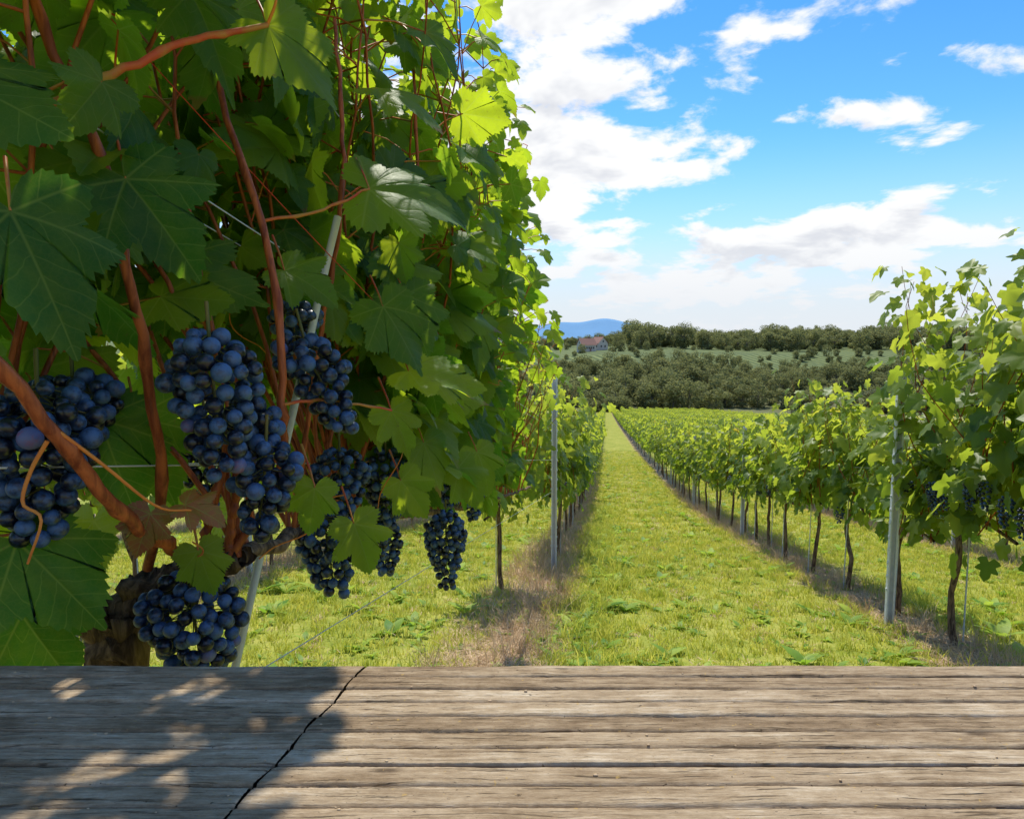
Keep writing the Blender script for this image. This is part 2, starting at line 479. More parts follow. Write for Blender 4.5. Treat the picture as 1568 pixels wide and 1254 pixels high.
def grape_cluster(mb, rng, top, length, rad, gr=.0092, sub=2, lean=(0, 0), mat=1, stem=2, tries=2600):
    top = np.array(top, float)
    P = np.empty((0, 3))
    for i in range(tries):
        t = rng.random() ** .9
        prof = min(1.0, (t + .12) * 3.2) * (1 - max(0, t - .35) * 1.05)
        rr = rad * max(prof, .22) * rng.uniform(.35, 1.0) ** .35
        a = rng.uniform(0, 2 * math.pi)
        p = np.array([math.cos(a) * rr + lean[0] * t, math.sin(a) * rr + lean[1] * t, -t * length])
        if len(P) == 0 or np.min(np.sum((P - p) ** 2, 1)) > (gr * 1.78) ** 2:
            P = np.vstack([P, p])
    N = len(P)
    R = np.tile(np.eye(3), (N, 1, 1))
    sz = gr * rng.uniform(.80, 1.15, N)
    rnd = rng.random(N) * .96
    if sub >= 3 and N > 20: rnd[rng.integers(0, N, 2)] = 1.0
    place(mb, ICO[sub], R, P + top, sz, rnd, mat)
    if sub >= 2:
        ax = np.array([[lean[0] * t, lean[1] * t, -t * length * .9 + (0.035 if t == 0 else 0)] for t in (0, .3, .6, .9)]) + top
        tube(mb, ax, [.0022, .002, .0016, .001], 5, stem)
        for p in P[::2]:
            t = min(.95, max(0, -p[2] / length - .1))
            c = np.array([lean[0] * t, lean[1] * t, -t * length])
            tube(mb, [c + top, p + top], .0008, 3, stem)

# ------------------------------------------------------------ generic row vine
def vine_parts(seed, length, lod, lmul=1.0, height=1.05, trunk=True, clusters=2):
    rng = np.random.default_rng(seed)
    mb = MB()
    z0 = .86
    if trunk:
        lean = rng.normal(0, .04, 2)
        pts = smooth_path([(0, 0, -.05), (lean[0] * .6, lean[1], .3), (lean[0], -lean[1] * .5, .6), (lean[0] * .5, .05, z0)], 9, .004, rng)
        tube(mb, pts, np.linspace(.023, .017, 9), 7, 3, .5, .35, rng)
        tube(mb, [(0.045, .02, -.02), (.04, .03, 1.25)], .005, 4, 5)
    ys = np.linspace(-length / 2, length / 2, max(4, int(length * 5)))
    tube(mb, np.column_stack([rng.normal(0, .012, len(ys)), ys, z0 + .04 * np.sin(ys * 4 + seed) + rng.normal(0, .01, len(ys))]), .011, 5, 3, .5, .3, rng)
    B, N, T, S = [], [], [], []
    ns = int(length * (15 if lod <= 1 else 12))
    for i in range(ns):
        y = rng.uniform(-length / 2, length / 2)
        p = np.array([rng.normal(0, .08), y, z0])
        hgt = height * rng.uniform(.62, 1.14)
        d = np.array([rng.normal(0, .15), rng.normal(0, .14), 1.0])
        side = 1 if rng.random() < .5 else -1
        pts = [p.copy()]
        step = .075 if lod <= 1 else .11
        zacc = 0
        while zacc < hgt:
            d += np.array([rng.normal(0, .10) - p[0] * .25, rng.normal(0, .10), 0]); d[2] = max(.6, d[2])
            dd = d / np.linalg.norm(d)
            p = p + dd * step; zacc += dd[2] * step
            pts.append(p.copy())
            side = -side
            topf = 1 - .25 * (zacc / hgt) ** 3
            for rep in range(2 if rng.random() < .5 * lmul else 1):
                if rep: side2 = 1 if rng.random() < .5 else -1
                else: side2 = side
                pet = np.array([side2 * rng.uniform(.3, 1.4), rng.normal(0, .7), rng.uniform(-.4, .7)]) * rng.uniform(.05, .15)
                B.append(p + pet); S.append(rng.uniform(.08, .15) * topf * (1.0 if lod < 2 else 1.35))
                N.append([side2 * rng.uniform(.1, 1.0), rng.normal(0, .5), rng.uniform(.15, 1.0)])
                T.append([side2 * rng.uniform(-.1, .8), rng.normal(0, .6), rng.uniform(-1.0, .1)])
        if lod <= 1: tube(mb, pts[::2], np.linspace(.0045, .0015, len(pts[::2])), 4, 4, .5)
    for i in range(int(length * 36)):
        sd = 1 if rng.random() < .5 else -1
        B.append([sd * rng.uniform(.05, .30), rng.uniform(-length / 2, length / 2), z0 + rng.uniform(-.14, .3)])
        N.append([sd, rng.normal(0, .5), rng.uniform(0, .7)]); T.append([sd * .2, rng.normal(0, .5), -1]); S.append(rng.uniform(.08, .13) * (1 if lod < 2 else 1.4))
    B = np.array(B)
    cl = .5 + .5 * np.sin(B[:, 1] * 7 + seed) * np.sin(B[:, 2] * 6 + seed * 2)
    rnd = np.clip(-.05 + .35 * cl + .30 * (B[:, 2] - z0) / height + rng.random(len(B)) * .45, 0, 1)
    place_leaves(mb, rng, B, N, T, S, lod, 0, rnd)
    if lod <= 1:
        for c in range(clusters):
            sd = 1 if rng.random() < .5 else -1
            grape_cluster(mb, rng, (sd * rng.uniform(.04, .2) if clusters < 5 else -.2, rng.uniform(-length / 2, length / 2), z0 + rng.uniform(.0, .12) + (.12 if clusters >= 5 else 0)), .16, .04, .0095, 1, tries=260, mat=1)
    return mb
VM = [M_LEAF2, M_GRAPE, M_STEM, M_TRUNK, M_CANE, M_STAKE]
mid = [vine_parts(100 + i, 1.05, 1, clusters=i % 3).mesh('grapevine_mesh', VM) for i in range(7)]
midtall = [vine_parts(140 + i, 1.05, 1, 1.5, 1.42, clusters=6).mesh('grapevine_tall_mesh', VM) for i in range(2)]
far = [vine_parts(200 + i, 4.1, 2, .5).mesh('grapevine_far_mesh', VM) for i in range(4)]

def post_mesh(hh):
    mb = MB()
    w, d, t = .055, .035, .0035
    prof = np.array([(-w / 2, 0), (w / 2, 0), (w / 2, d), (w / 2 - .012, d), (w / 2 - .012, d - t), (w / 2 - t, d - t), (w / 2 - t, t), (-w / 2 + t, t), (-w / 2 + t, d - t), (-w / 2 + .012, d - t), (-w / 2 + .012, d), (-w / 2, d)])
    n = len(prof)
    zs = np.array([-.1, hh])
    V = np.array([[x, -y, z] for z in zs for x, y in prof])
    F = np.array([[j, (j + 1) % n, n + (j + 1) % n, n + j] for j in range(n)])
    mb.add(V, [F], 0, None, False)
    mb.add(np.array([[-w / 2, 0, hh], [w / 2, 0, hh], [w / 2, -t, hh], [-w / 2, -t, hh]]), [np.array([[0, 1, 2, 3]])], 0, None, False)
    for z in np.arange(.3, hh - .05, .1):
        for s in (-1, 1):
            box(mb, (s * (w / 2 + .0035), -d / 2, z), (.007, .012, .018))
    return mb.mesh('steel_post_mesh', [M_STEEL])
POST = post_mesh(2.05)
POSTR = post_mesh(1.92)
POSTS = post_mesh(1.80)

rngr = np.random.default_rng(7)
rows = [-2, -1, 0, 1, 2, 3, 4, 5, 6, 7, 8, 9, 10, 11]
post_ph = {0: (6.9, .04), 1: (5.25, -.21), 2: (4.6, 0)}
for r in rows:
    X = ROW0 + r * PITCH
    R = empty('vineyard_row')
    y0 = {0: 5.75, 1: 1.75}.get(r, 2.5)
    ymid = 30 if r in (0, 1) else (22 if r in (-1, 2) else 12)
    ph, pdx = post_ph.get(r, (3.0 + rngr.uniform(0, 4), 0))
    if abs(r) > 3: y0 = 12
    y = y0
    while y < ymid:
        me = mid[rngr.integers(0, 7)]
        yy = y + rngr.normal(0, .06)
        xx = X + rngr.normal(0, .04)
        zsc = rngr.uniform(.86, 1.05)
        skip = False
        rz = math.pi * rngr.integers(0, 2) + rngr.normal(0, .08)
        if r == 1 and y < 5.2:
            me = midtall[int(y) % 2]; rz = rngr.normal(0, .06); zsc = 1.03
            if y > 4.3: xx = X + .06
        if r == 0:
            if yy < 6.3: xx = X - .34; zsc = .95
            elif yy < 7.5: skip = True
        if not skip:
            obj('vine', me, R, (xx, yy, float(gh(X, yy))), (0, 0, rz), (1, 1, zsc))
        y += 1.0
    y += 1.5
    while y < 232:
        s = slope(y)
        obj('vine_segment', far[rngr.integers(0, 4)], R, (X, y, float(gh(X, y))), (math.atan(s), 0, 0), (1 if rngr.random() < .5 else -1, 1, rngr.uniform(.88, 1.08)))
        y += 4.0
    yp = ph; first = True
    while yp < 90:
        obj('steel_post', (POSTR if r == 1 else POST) if first else POSTS, R, (X + (pdx if first else -.1), yp, float(gh(X, yp))), (rngr.normal(0, .012), rngr.normal(0, .008), 0))
        yp += 6.0; first = False
    mb = MB()
    for zw in (.86, 1.2, 1.55, 1.88):
        yy = np.arange(2.5 if r != 0 else .2, 60, 3.0)
        for sx in ((0,) if zw < 1 else (-.03, .03)):
            tube(mb, np.column_stack([np.full(len(yy), X + sx), yy, gh(X, yy) + zw]), .0012, 3, 0)
    obj('trellis_wire', mb.mesh('trellis_wire_mesh', [M_STEEL]), R)

# ------------------------------------------------------------ foreground vine (hand laid out)
rng = np.random.default_rng(11)
V0 = empty('grapevine', (-.6, .75, float(gh(-.6, .75))))
def child(name, me):
    o = obj(name, me)
    o.parent = V0
    o.matrix_parent_inverse = Matrix.Translation(-V0.location)
    return o
wood = MB()
trunk = smooth_path([(-.64, .72, -.2), (-.60, .74, .2), (-.65, .76, .55), (-.605, .75, .82), (-.565, .76, .90), (-.51, .775, .93), (-.455, .79, .945)], 60, .006, rng)
tube(wood, trunk, np.concatenate([np.linspace(.036, .034, 36), np.linspace(.030, .015, 24)]), 14, 0, .5, .45, rng)
back = smooth_path([(-.60, .75, .84), (-.64, .70, .92), (-.67, .60, .97), (-.68, .45, .99), (-.68, .28, 1.0)], 20, .003, rng)
tube(wood, back, np.linspace(.022, .009, 20), 9, 0, .5, .5, rng)
arm = smooth_path([(-.46, .79, .945), (-.50, 1.2, .88), (-.53, 1.8, .74), (-.55, 2.8, .52), (-.55, 4.0, .30), (-.55, 5.0, .12)], 60, .003, rng)
tube(wood, arm, np.linspace(.011, .008, 60), 8, 0, .5, .3, rng)
def cane(pts, r0, r1, n=30, mat=1, j=.0012):
    p = smooth_path(pts, n, j, rng)
    rad = np.linspace(r0, r1, n)
    for k in range(4, n - 2, 5): rad[k] *= 1.28
    tube(wood, p, rad, 10, mat, .5, .06, rng)
cane([(-.49, .45, 1.25), (-.471, .517, 1.148), (-.46, .589, 1.05), (-.488, .718, .969), (-.51, .775, .93)], .0060, .0068)
cane([(-.57, .60, 1.68), (-.545, .635, 1.5045), (-.505, .65, 1.39), (-.490, .651, 1.307), (-.495, .679, 1.192), (-.50, .705, 1.057), (-.556, .747, .94)], .0045, .0062)
cane([(-.56, .88, 1.78), (-.53, .87, 1.64), (-.48, .85, 1.49), (-.432, .826, 1.367), (-.405, .81, 1.25), (-.401, .799, 1.139), (-.404, .808, 1.081), (-.43, .80, 1.0), (-.472, .779, .946)], .0040, .0058)
cane([(-.47, .80, 1.09), (-.49, .78, 1.0), (-.505, .775, .935)], .005, .006)
cane([(-.45, .80, 1.09), (-.462, .785, 1.0), (-.47, .779, .94)], .005, .006)
cane([(-.62, .61, 1.40), (-.509, .624, 1.459), (-.44, .68, 1.52), (-.374, .745, 1.563)], .0050, .003, 24, 2)
cane([(-.437, .828, 1.367), (-.38, .88, 1.39), (-.33, .94, 1.428)], .0022, .0018, 14, 2)
cane([(-.401, .799, 1.139), (-.36, .86, 1.14), (-.30, .93, 1.12)], .0022, .0015, 12, 2)
cane([(-.50, 1.25, .87), (-.42, 1.3, 1.2), (-.38, 1.36, 1.5), (-.40, 1.42, 1.8)], .0045, .003)
cane([(-.52, 1.65, .78), (-.40, 1.7, 1.1), (-.37, 1.75, 1.45), (-.41, 1.8, 1.75)], .0045, .003)
cane([(-.48, .98, .92), (-.44, 1.0, 1.2), (-.40, 1.02, 1.45), (-.43, 1.08, 1.72)], .0045, .003)
for pts in ([(-.465, .51, 1.135), (-.478, .505, 1.11), (-.481, .498, 1.084), (-.462, .495, 1.072), (-.473, .49, 1.035)],
            [(-.468, .52, 1.145), (-.45, .55, 1.11), (-.429, .594, 1.06), (-.41, .62, 1.05)],
            [(-.374, .745, 1.563), (-.36, .74, 1.59), (-.372, .74, 1.62)]):
    tube(wood, smooth_path(pts, 18), np.linspace(.0019, .0010, 18), 6, 3, .5)
for k in range(44):
    y = rng.uniform(.6, 3.5); z = float(gh(-.5, y)) + rng.uniform(1.05, 2.0)
    c = np.array([rng.uniform(-.6, -.36), y, z]); a0 = rng.uniform(0, 6); ln = rng.uniform(.06, .16)
    dv = rng.normal(0, 1, 3); dv /= np.linalg.norm(dv)
    tt = np.linspace(0, 1, 16)
    sp = c + np.outer(tt * ln, dv) + np.column_stack([np.cos(a0 + tt * 9), np.sin(a0 + tt * 9), np.cos(tt * 7)]) * (.012 * tt)[:, None]
    tube(wood, sp, .0010, 4, 3 if k % 2 else 2, .5)
stk = MB()
tube(stk, [(-.655, .655, -.15), (-.505, .848, .77), (-.408, .969, 1.329), (-.395, .985, 1.40)], .0055, 8, 0)
o = obj('support_stake', stk.mesh('support_stake_mesh', [M_STAKE])); 
tw = MB()
tube(tw, smooth_path([(-.544, .722, 1.57), (-.44, .89, 1.405), (-.354, 1.072, 1.262)], 12), .0008, 4, 0)
child('red_twine', tw.mesh('red_twine_mesh', [M_STRING]))

LB, LN, LT, LS, LR = [], [], [], [], []
def ok(p, s):
    """the fruit zone of this vine has been de-leafed by the growers; nothing grows out into the lane"""
    x, y, z = p
    g = float(gh(x, y))
    if math.dist(p, (0, 0, H)) < .56: return False
    if x > -.30 and y < 1.6: return False
    if x > -.25: return False
    if y > 2.3 and z - g < 1.75 and x > -.40 - (y - 2.3) * .06: return False
    if y < 1.25 and z < 1.27 and x > -.66: return False
    if y < 1.25 and z < .98: return False
    if y < 1.0 and z < 1.62 and x > -.54 and rng.random() < .80: return False
    if y < 1.2 and z < 1.85 and x > -.47 and rng.random() < .45: return False
    if y < 1.0 and z > 1.27 and rng.random() < .15: return False
    if y >= 1.25 and z - g < 1.16 and x > -.58 and rng.random() < .75: return False
    if z - g < .98: return rng.random() < .1
    return True
for i in range(102):
    y = rng.uniform(1.05, 3.6)
    if i < 22: y = rng.uniform(.35, 1.3)
    elif i < 32: y = rng.uniform(3.6, 4.5)
    g = float(gh(-.55, y))
    near = y < 1.3
    if y < .75:
        j = int(np.argmin(abs(back[:, 1] - y))); p = back[j].copy()
    else:
        j = int(np.argmin(abs(arm[:, 1] - y))); p = arm[j].copy()
    hgt = rng.uniform(.90, 1.55) - (.4 if y > 3.1 else 0)
    if y < 1.0: hgt = min(hgt, .95)
    elif y < 1.6: hgt = min(hgt, 1.22)
    d = np.array([rng.normal(-.15 if .75 < y < 1.3 else .02, .10), rng.normal(0, .15), 1.0]); side = 1 if rng.random() < .5 else -1
    pts = [p.copy()]; zc = 0
    while zc < hgt:
        d += np.array([rng.normal(0, .11) - (p[0] + (.60 if near and zc < .5 else .50)) * .3, rng.normal(0, .11), 0]); d[2] = max(d[2], .5)
        dd = d / np.linalg.norm(d); q = p + dd * .072
        if q[0] > -.30 or math.dist(q, (0, 0, H)) < .5: break
        p = q; zc += dd[2] * .072; pts.append(p.copy()); side = -side
        for rep in range(2 if rng.random() < (.45 if y < 1.1 else .66) else 1):
            sd = side if rep == 0 else (1 if rng.random() < .5 else -1)
            pet = np.array([sd * rng.uniform(.3, 1.1), rng.normal(0, .5), rng.uniform(-.1, .8)]); pet /= np.linalg.norm(pet)
            q = p + pet * rng.uniform(.05, .13)
            s = rng.uniform(.06, .135) * (1 - .35 * (zc / hgt) ** 4)
            if not ok(q, s): continue
            LB.append(q); LS.append(s)
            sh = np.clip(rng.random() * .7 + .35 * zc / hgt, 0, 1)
            if q[1] < .9: sh *= .6  # leaves nearest the camera darkened, canopy shade put into their colour
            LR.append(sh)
            LN.append([sd * rng.uniform(-.1, 1.0), rng.normal(0, .65), rng.uniform(.0, 1.0)])
            LT.append([sd * rng.uniform(0, .8), rng.normal(0, .6), rng.uniform(-1.0, .2)])
            mid_ = (p + q) / 2 + np.array([0, 0, .008])
            tube(wood, [p, mid_, q], [.0018, .0015, .0012], 4, 2, .5)
    pp = np.array(pts)
    if len(pp) < 4: continue
    tube(wood, pp, np.linspace(.0040 if near else .0045, .0014, len(pp)), 6, 1, .5)
# individually observed leaves:  base, tip direction, normal, size, tone (near ones darkened for canopy shade)
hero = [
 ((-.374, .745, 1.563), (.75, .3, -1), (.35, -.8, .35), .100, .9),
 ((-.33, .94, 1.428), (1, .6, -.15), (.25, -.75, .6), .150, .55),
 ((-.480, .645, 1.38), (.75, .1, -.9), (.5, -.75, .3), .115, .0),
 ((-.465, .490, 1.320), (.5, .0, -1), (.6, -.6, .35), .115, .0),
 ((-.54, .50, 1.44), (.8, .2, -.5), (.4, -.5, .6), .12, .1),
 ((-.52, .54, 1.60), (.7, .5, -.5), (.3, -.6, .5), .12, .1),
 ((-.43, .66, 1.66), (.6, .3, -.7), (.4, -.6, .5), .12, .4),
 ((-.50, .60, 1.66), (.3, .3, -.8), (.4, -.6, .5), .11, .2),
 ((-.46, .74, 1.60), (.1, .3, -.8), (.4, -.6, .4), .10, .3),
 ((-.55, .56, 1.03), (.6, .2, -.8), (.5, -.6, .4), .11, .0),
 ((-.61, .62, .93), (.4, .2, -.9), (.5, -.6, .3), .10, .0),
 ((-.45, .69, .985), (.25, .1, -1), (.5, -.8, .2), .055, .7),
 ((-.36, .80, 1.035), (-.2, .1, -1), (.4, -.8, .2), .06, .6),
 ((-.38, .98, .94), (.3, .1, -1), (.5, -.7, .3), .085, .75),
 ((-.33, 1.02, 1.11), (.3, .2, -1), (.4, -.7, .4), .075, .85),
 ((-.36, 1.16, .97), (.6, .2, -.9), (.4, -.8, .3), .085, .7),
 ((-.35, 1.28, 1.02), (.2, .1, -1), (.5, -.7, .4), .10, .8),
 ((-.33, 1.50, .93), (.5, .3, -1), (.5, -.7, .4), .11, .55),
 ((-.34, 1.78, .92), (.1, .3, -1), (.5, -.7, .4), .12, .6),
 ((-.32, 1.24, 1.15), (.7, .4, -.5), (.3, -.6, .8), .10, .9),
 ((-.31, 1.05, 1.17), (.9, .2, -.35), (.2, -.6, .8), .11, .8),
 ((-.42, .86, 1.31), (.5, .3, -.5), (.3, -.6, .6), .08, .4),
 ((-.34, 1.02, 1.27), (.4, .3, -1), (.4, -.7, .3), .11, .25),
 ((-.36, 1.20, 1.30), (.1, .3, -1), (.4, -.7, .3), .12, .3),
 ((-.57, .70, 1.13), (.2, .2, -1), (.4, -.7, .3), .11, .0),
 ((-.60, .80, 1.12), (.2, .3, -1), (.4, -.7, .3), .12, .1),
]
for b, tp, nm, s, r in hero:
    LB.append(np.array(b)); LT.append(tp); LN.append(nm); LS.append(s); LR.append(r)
    tube(wood, [np.array(b) + (-.03, .03, .05), np.array(b) + (-.01, .01, .02), b], [.0018, .0015, .0012], 5, 2, .5)
for i in range(115):
    y = rng.uniform(.70, 3.3); g = float(gh(-.6, y))
    q = np.array([rng.uniform(-.88, -.68), y, g + rng.uniform(1.1, 1.75)])
    LB.append(q); LS.append(rng.uniform(.08, .13)); LR.append(rng.random()); LN.append([rng.normal(0, .7), rng.normal(-.3, .5), .5]); LT.append([rng.normal(0, .5), rng.normal(0, .5), -.8])
lf = MB()
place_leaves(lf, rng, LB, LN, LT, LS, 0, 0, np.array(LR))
dry = [((-.455, .62, 1.045), (-.4, 0, -1), (.5, -.7, .2), .045, .2), ((-.43, .64, 1.05), (.6, .2, -.4), (.3, -.4, .8), .045, .8)]
place_leaves(lf, rng, [np.array(d[0]) for d in dry], [d[2] for d in dry], [d[1] for d in dry], [d[3] for d in dry], 0, 1, np.array([.2, .8]))
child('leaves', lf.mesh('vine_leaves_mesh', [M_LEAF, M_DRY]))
child('canes', wood.mesh('vine_wood_mesh', [M_TRUNK, M_CANE, M_PETIOLE, M_TENDRIL]))
CL = [ # top, length, radius, lean, sub
 ((-.417, .674, 1.225), .150, .046, (0.01, 0), 3),
 ((-.527, .572, 1.177), .150, .050, (-.01, 0), 3),
 ((-.581, .677, 1.181), .085, .048, (0, 0), 2),
 ((-.405, .859, 1.225), .125, .042, (.06, .0), 3),
 ((-.455, .957, 1.272), .07, .035, (0, 0), 2),
 ((-.418, .747, 1.145), .085, .034, (.01, 0), 3),
 ((-.382, .727, 1.100), .105, .036, (-.015, 0), 3),
 ((-.443, 1.086, 1.034), .130, .048, (0, 0), 2),
 ((-.448, 1.025, .937), .130, .048, (.015, 0), 2),
 ((-.43, 1.288, 1.002), .155, .045, (0, 0), 2),
 ((-.40, 1.544, 1.045), .160, .042, (-.01, 0), 2),
 ((-.39, 1.624, .791), .190, .052, (0, 0), 2),
 ((-.508, 1.506, .790), .12, .04, (0, 0), 2),
 ((-.4926, .735, .935), .135, .058, (.01, 0), 3),
 ((-.60, .95, 1.10), .13, .05, (0, 0), 2),
 ((-.42, 2.126, .78), .14, .042, (0, 0), 2),
 ((-.43, 1.85, .90), .15, .045, (0, 0), 2),
 ((-.50, 1.40, .88), .15, .05, (0, 0), 2),
]
for y in (2.5, 2.9, 3.5, 4.1):
    CL.append(((-.56 + rng.uniform(-.08, .06), y, float(gh(-.5, y)) + 1.22), .15, .045, (0, 0), 2))
for top, ln, rd, lean, sub in CL:
    g = MB()
    grape_cluster(g, rng, (0, 0, 0), ln, rd, .0092 if sub == 3 else .0088, sub, lean, 0, 1)
    o = obj('grape_cluster', g.mesh('grape_cluster_mesh', [M_GRAPE, M_STEM]), None, top)
    o.parent = V0; o.matrix_parent_inverse = Matrix.Translation(-V0.location)

# ------------------------------------------------------------ ground sheet
ys = np.concatenate([np.linspace(-60, 0, 20), np.linspace(.5, 60, 120), np.geomspace(61, 9000, 150)])
xr = np.concatenate([np.linspace(0, 30, 40), np.geomspace(31, 7000, 60)])
xs = np.concatenate([-xr[::-1][:-1], xr])
GX, GY = np.meshgrid(xs, ys)
GZ = gh(GX, GY)
V = np.column_stack([GX.ravel(), GY.ravel(), GZ.ravel()])
nx = len(xs); ny = len(ys)
ii = (np.arange(ny - 1)[:, None] * nx + np.arange(nx - 1)[None, :]).ravel()
F = np.column_stack([ii, ii + 1, ii + nx + 1, ii + nx])
g = MB(); g.add(V, [F]); obj('ground', g.mesh('ground_mesh', [M_GROUND]))

def hills(name, y, x0, x1, peak, mat, seed, ph=0):
    xs = np.linspace(x0, x1, 160)
    t = (xs - x0) / (x1 - x0)
    prof = np.sin(np.pi * t) ** 1.2 * peak * (1 + .18 * np.sin(t * 9 + seed) + .05 * np.sin(t * 31 + seed))
    V = []; dep = (x1 - x0) * .35
    rows_ = [(-1, 0), (-.5, .45), (-.2, .85), (0, 1), (.4, .7), (1, 0)]
    for a, b in rows_:
        V.append(np.column_stack([xs, np.full(160, y + a * dep), -6 + prof * b]))
    V = np.concatenate(V)
    ii = (np.arange(len(rows_) - 1)[:, None] * 160 + np.arange(159)[None]).ravel()
    m = MB(); m.add(V, [np.column_stack([ii, ii + 1, ii + 161, ii + 160])])
    obj(name, m.mesh(name + '_mesh', [mat]))
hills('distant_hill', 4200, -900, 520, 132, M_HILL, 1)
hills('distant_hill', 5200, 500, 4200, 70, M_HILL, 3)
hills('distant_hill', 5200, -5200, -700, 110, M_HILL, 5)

# ------------------------------------------------------------ grass, straw, weeds
def blades(mb, rng, n, w, l, hmin, hmax, bw, mat=0, flat_=False):
    x = rng.uniform(-w / 2, w / 2, n); y = rng.uniform(-l / 2, l / 2, n)
    c = rng.uniform(-1, 1, (int(n / 25) + 1, 2)) * [w / 2, l / 2]
    k = rng.integers(0, len(c), n); mix = rng.random(n) < .6
    x = np.where(mix, c[k, 0] + rng.normal(0, .03, n), x); y = np.where(mix, c[k, 1] + rng.normal(0, .03, n), y)
    x = np.clip(x, -w / 2 - .03, w / 2 + .03)
    h = rng.uniform(hmin, hmax, n) * np.where(mix, 1.25, .85)
    a = rng.uniform(0, 6.283, n)
    wv = np.column_stack([np.cos(a), np.sin(a), np.zeros(n)]) * (bw * rng.uniform(.6, 1.3, n))[:, None] / 2
    b = rng.uniform(0, 6.283, n); lean = rng.uniform(.15, 1.1, n) * h
    dirv = np.column_stack([np.cos(b), np.sin(b), np.zeros(n)])
    base = np.column_stack([x, y, np.full(n, -.005)])
    if flat_:
        up1 = dirv * (h * .5)[:, None] + [0, 0, .012]; up2 = dirv * h[:, None] + np.column_stack([np.zeros(n), np.zeros(n), rng.uniform(0, .03, n)])
        base[:, 2] = rng.uniform(.0, .02, n)
    else:
        up1 = dirv * (lean * .35)[:, None] + np.column_stack([np.zeros((n, 2)), h * .6]); up2 = dirv * lean[:, None] + np.column_stack([np.zeros((n, 2)), h])
    V = np.stack([base - wv, base + wv, base + up1 + wv * .8, base + up1 - wv * .8, base + up2], 1)
    off = (np.arange(n) * 5)[:, None]
    ck = rng.normal(0, .26, len(c))
    rnd = np.clip(.48 + .12 * np.sin(x * 4 + 1) * np.cos(y * 6.04) + np.where(mix, ck[k], 0) + rng.normal(0, .2, n), 0, 1)
    at = np.zeros((n, 5, 3)); at[:, :, 2] = rnd[:, None]
    mb.add(V.reshape(-1, 3), [off + np.array([[0, 1, 2, 3]]), off + np.array([[3, 2, 4]])], mat, at.reshape(-1, 3), False)

def rosette(mb, rng, c, n, s, mat):
    a = rng.uniform(0, 6.283, n)
    tilt = rng.uniform(.2, 1.0, n)
    tip = np.column_stack([np.cos(a), np.sin(a), tilt]); nr = np.column_stack([-np.cos(a) * tilt, -np.sin(a) * tilt, np.ones(n)])
    t = np.linspace(0, 1, 5); wd = np.array([.05, .17, .2, .13, 0.01])
    V = np.array([[sx * w_, tt, -.35 * tt * tt + .12 * abs(sx) * w_] for tt, w_ in zip(t, wd) for sx in (-1, 0, 1)])
    F = np.array([[i * 3 + j, i * 3 + j + 1, i * 3 + j + 4, i * 3 + j + 3] for i in range(4) for j in (0, 1)])
    place(mb, (V, [F]), frames(nr, tip), np.tile(np.array(c, float), (n, 1)), rng.uniform(.6, 1.1, n) * s, rng.random(n), mat)

def lane_patch(seed, n, hmin, hmax, bw, ros):
    rng = np.random.default_rng(seed); mb = MB()
    blades(mb, rng, n, 2.5, 1.04, hmin, hmax, bw)
    blades(mb, rng, n // 11, 2.5, 1.04, hmin, hmax * .8, bw, 2, True)
    for i in range(ros):
        rosette(mb, rng, (rng.uniform(-1.2, 1.2), rng.uniform(-.5, .5), 0), rng.integers(5, 10), rng.uniform(.05, .11) * (2.0 if rng.random() < .2 else 1), 1)
    return mb.mesh('grass_patch_mesh', [M_GRASS, M_WEED, M_STRAW])
def strip_patch(seed, n):
    rng = np.random.default_rng(seed); mb = MB()
    blades(mb, rng, n, .66, 1.04, .05, .18, .0045, 2, True)
    blades(mb, rng, n // 5, .62, 1.04, .05, .2, .004, 2)
    blades(mb, rng, n // 10, .75, 1.04, .04, .12, .006, 0)
    for i in range(5):
        rosette(mb, rng, (rng.uniform(-.4, .4), rng.uniform(-.5, .5), 0), rng.integers(4, 8), rng.uniform(.05, .12), 1)
    return mb.mesh('strip_litter_mesh', [M_GRASS, M_WEED, M_STRAW])
def weedy_patch(seed):
    rng = np.random.default_rng(seed); mb = MB()
    for i in range(26):
        rosette(mb, rng, (rng.normal(0, .13), rng.uniform(-.5, .5), 0), rng.integers(5, 9), rng.uniform(.07, .16), 1)
    blades(mb, rng, 500, .5, 1.04, .05, .15, .006, 0)
    return mb.mesh('weed_patch_mesh', [M_GRASS, M_WEED, M_STRAW])
lp = [lane_patch(i, 4800, .02, .065, .0065, 40) for i in range(4)]
lpf = [lane_patch(20 + i, 1600, .03, .07, .013, 16) for i in range(3)]
sp_ = [strip_patch(40 + i, 1500) for i in range(3)]
wp = [weedy_patch(60 + i) for i in range(2)]
G = empty('grass'); S_ = empty('straw_litter'); W = empty('weeds')
def flip(): return (1 if rngr.random() < .5 else -1, 1 if rngr.random() < .5 else -1, rngr.uniform(.8, 1.25))
for r in range(-2, 4):
    Xc = ROW0 + (r + .5) * PITCH; Xr = ROW0 + r * PITCH
    for y in np.arange(2.5, 46, 1.0):
        if abs(Xc) > 2.2 + y * 1.05: continue
        if y > 30 and r not in (0, -1): continue
        s = slope(y)
        me = lp[rngr.integers(0, 4)] if y < 11 else lpf[rngr.integers(0, 3)]
        f_ = flip()
        if y > 30: f_ = (f_[0], f_[1], f_[2] * (1 - (y - 30) / 22))
        obj('grass_patch', me, G, (Xc, y, float(gh(0, y))), (math.atan(s), 0, 0), f_)
        if y < 24: obj('litter_patch', sp_[rngr.integers(0, 3)], S_, (Xr, y, float(gh(0, y)) + .004), (math.atan(s), 0, 0), flip())
        if r == 0 and y < 9: obj('litter_patch', sp_[rngr.integers(0, 3)], S_, (Xr - .12, y + .4, float(gh(0, y + .4)) + .02), (math.atan(s), 0, 0), flip())
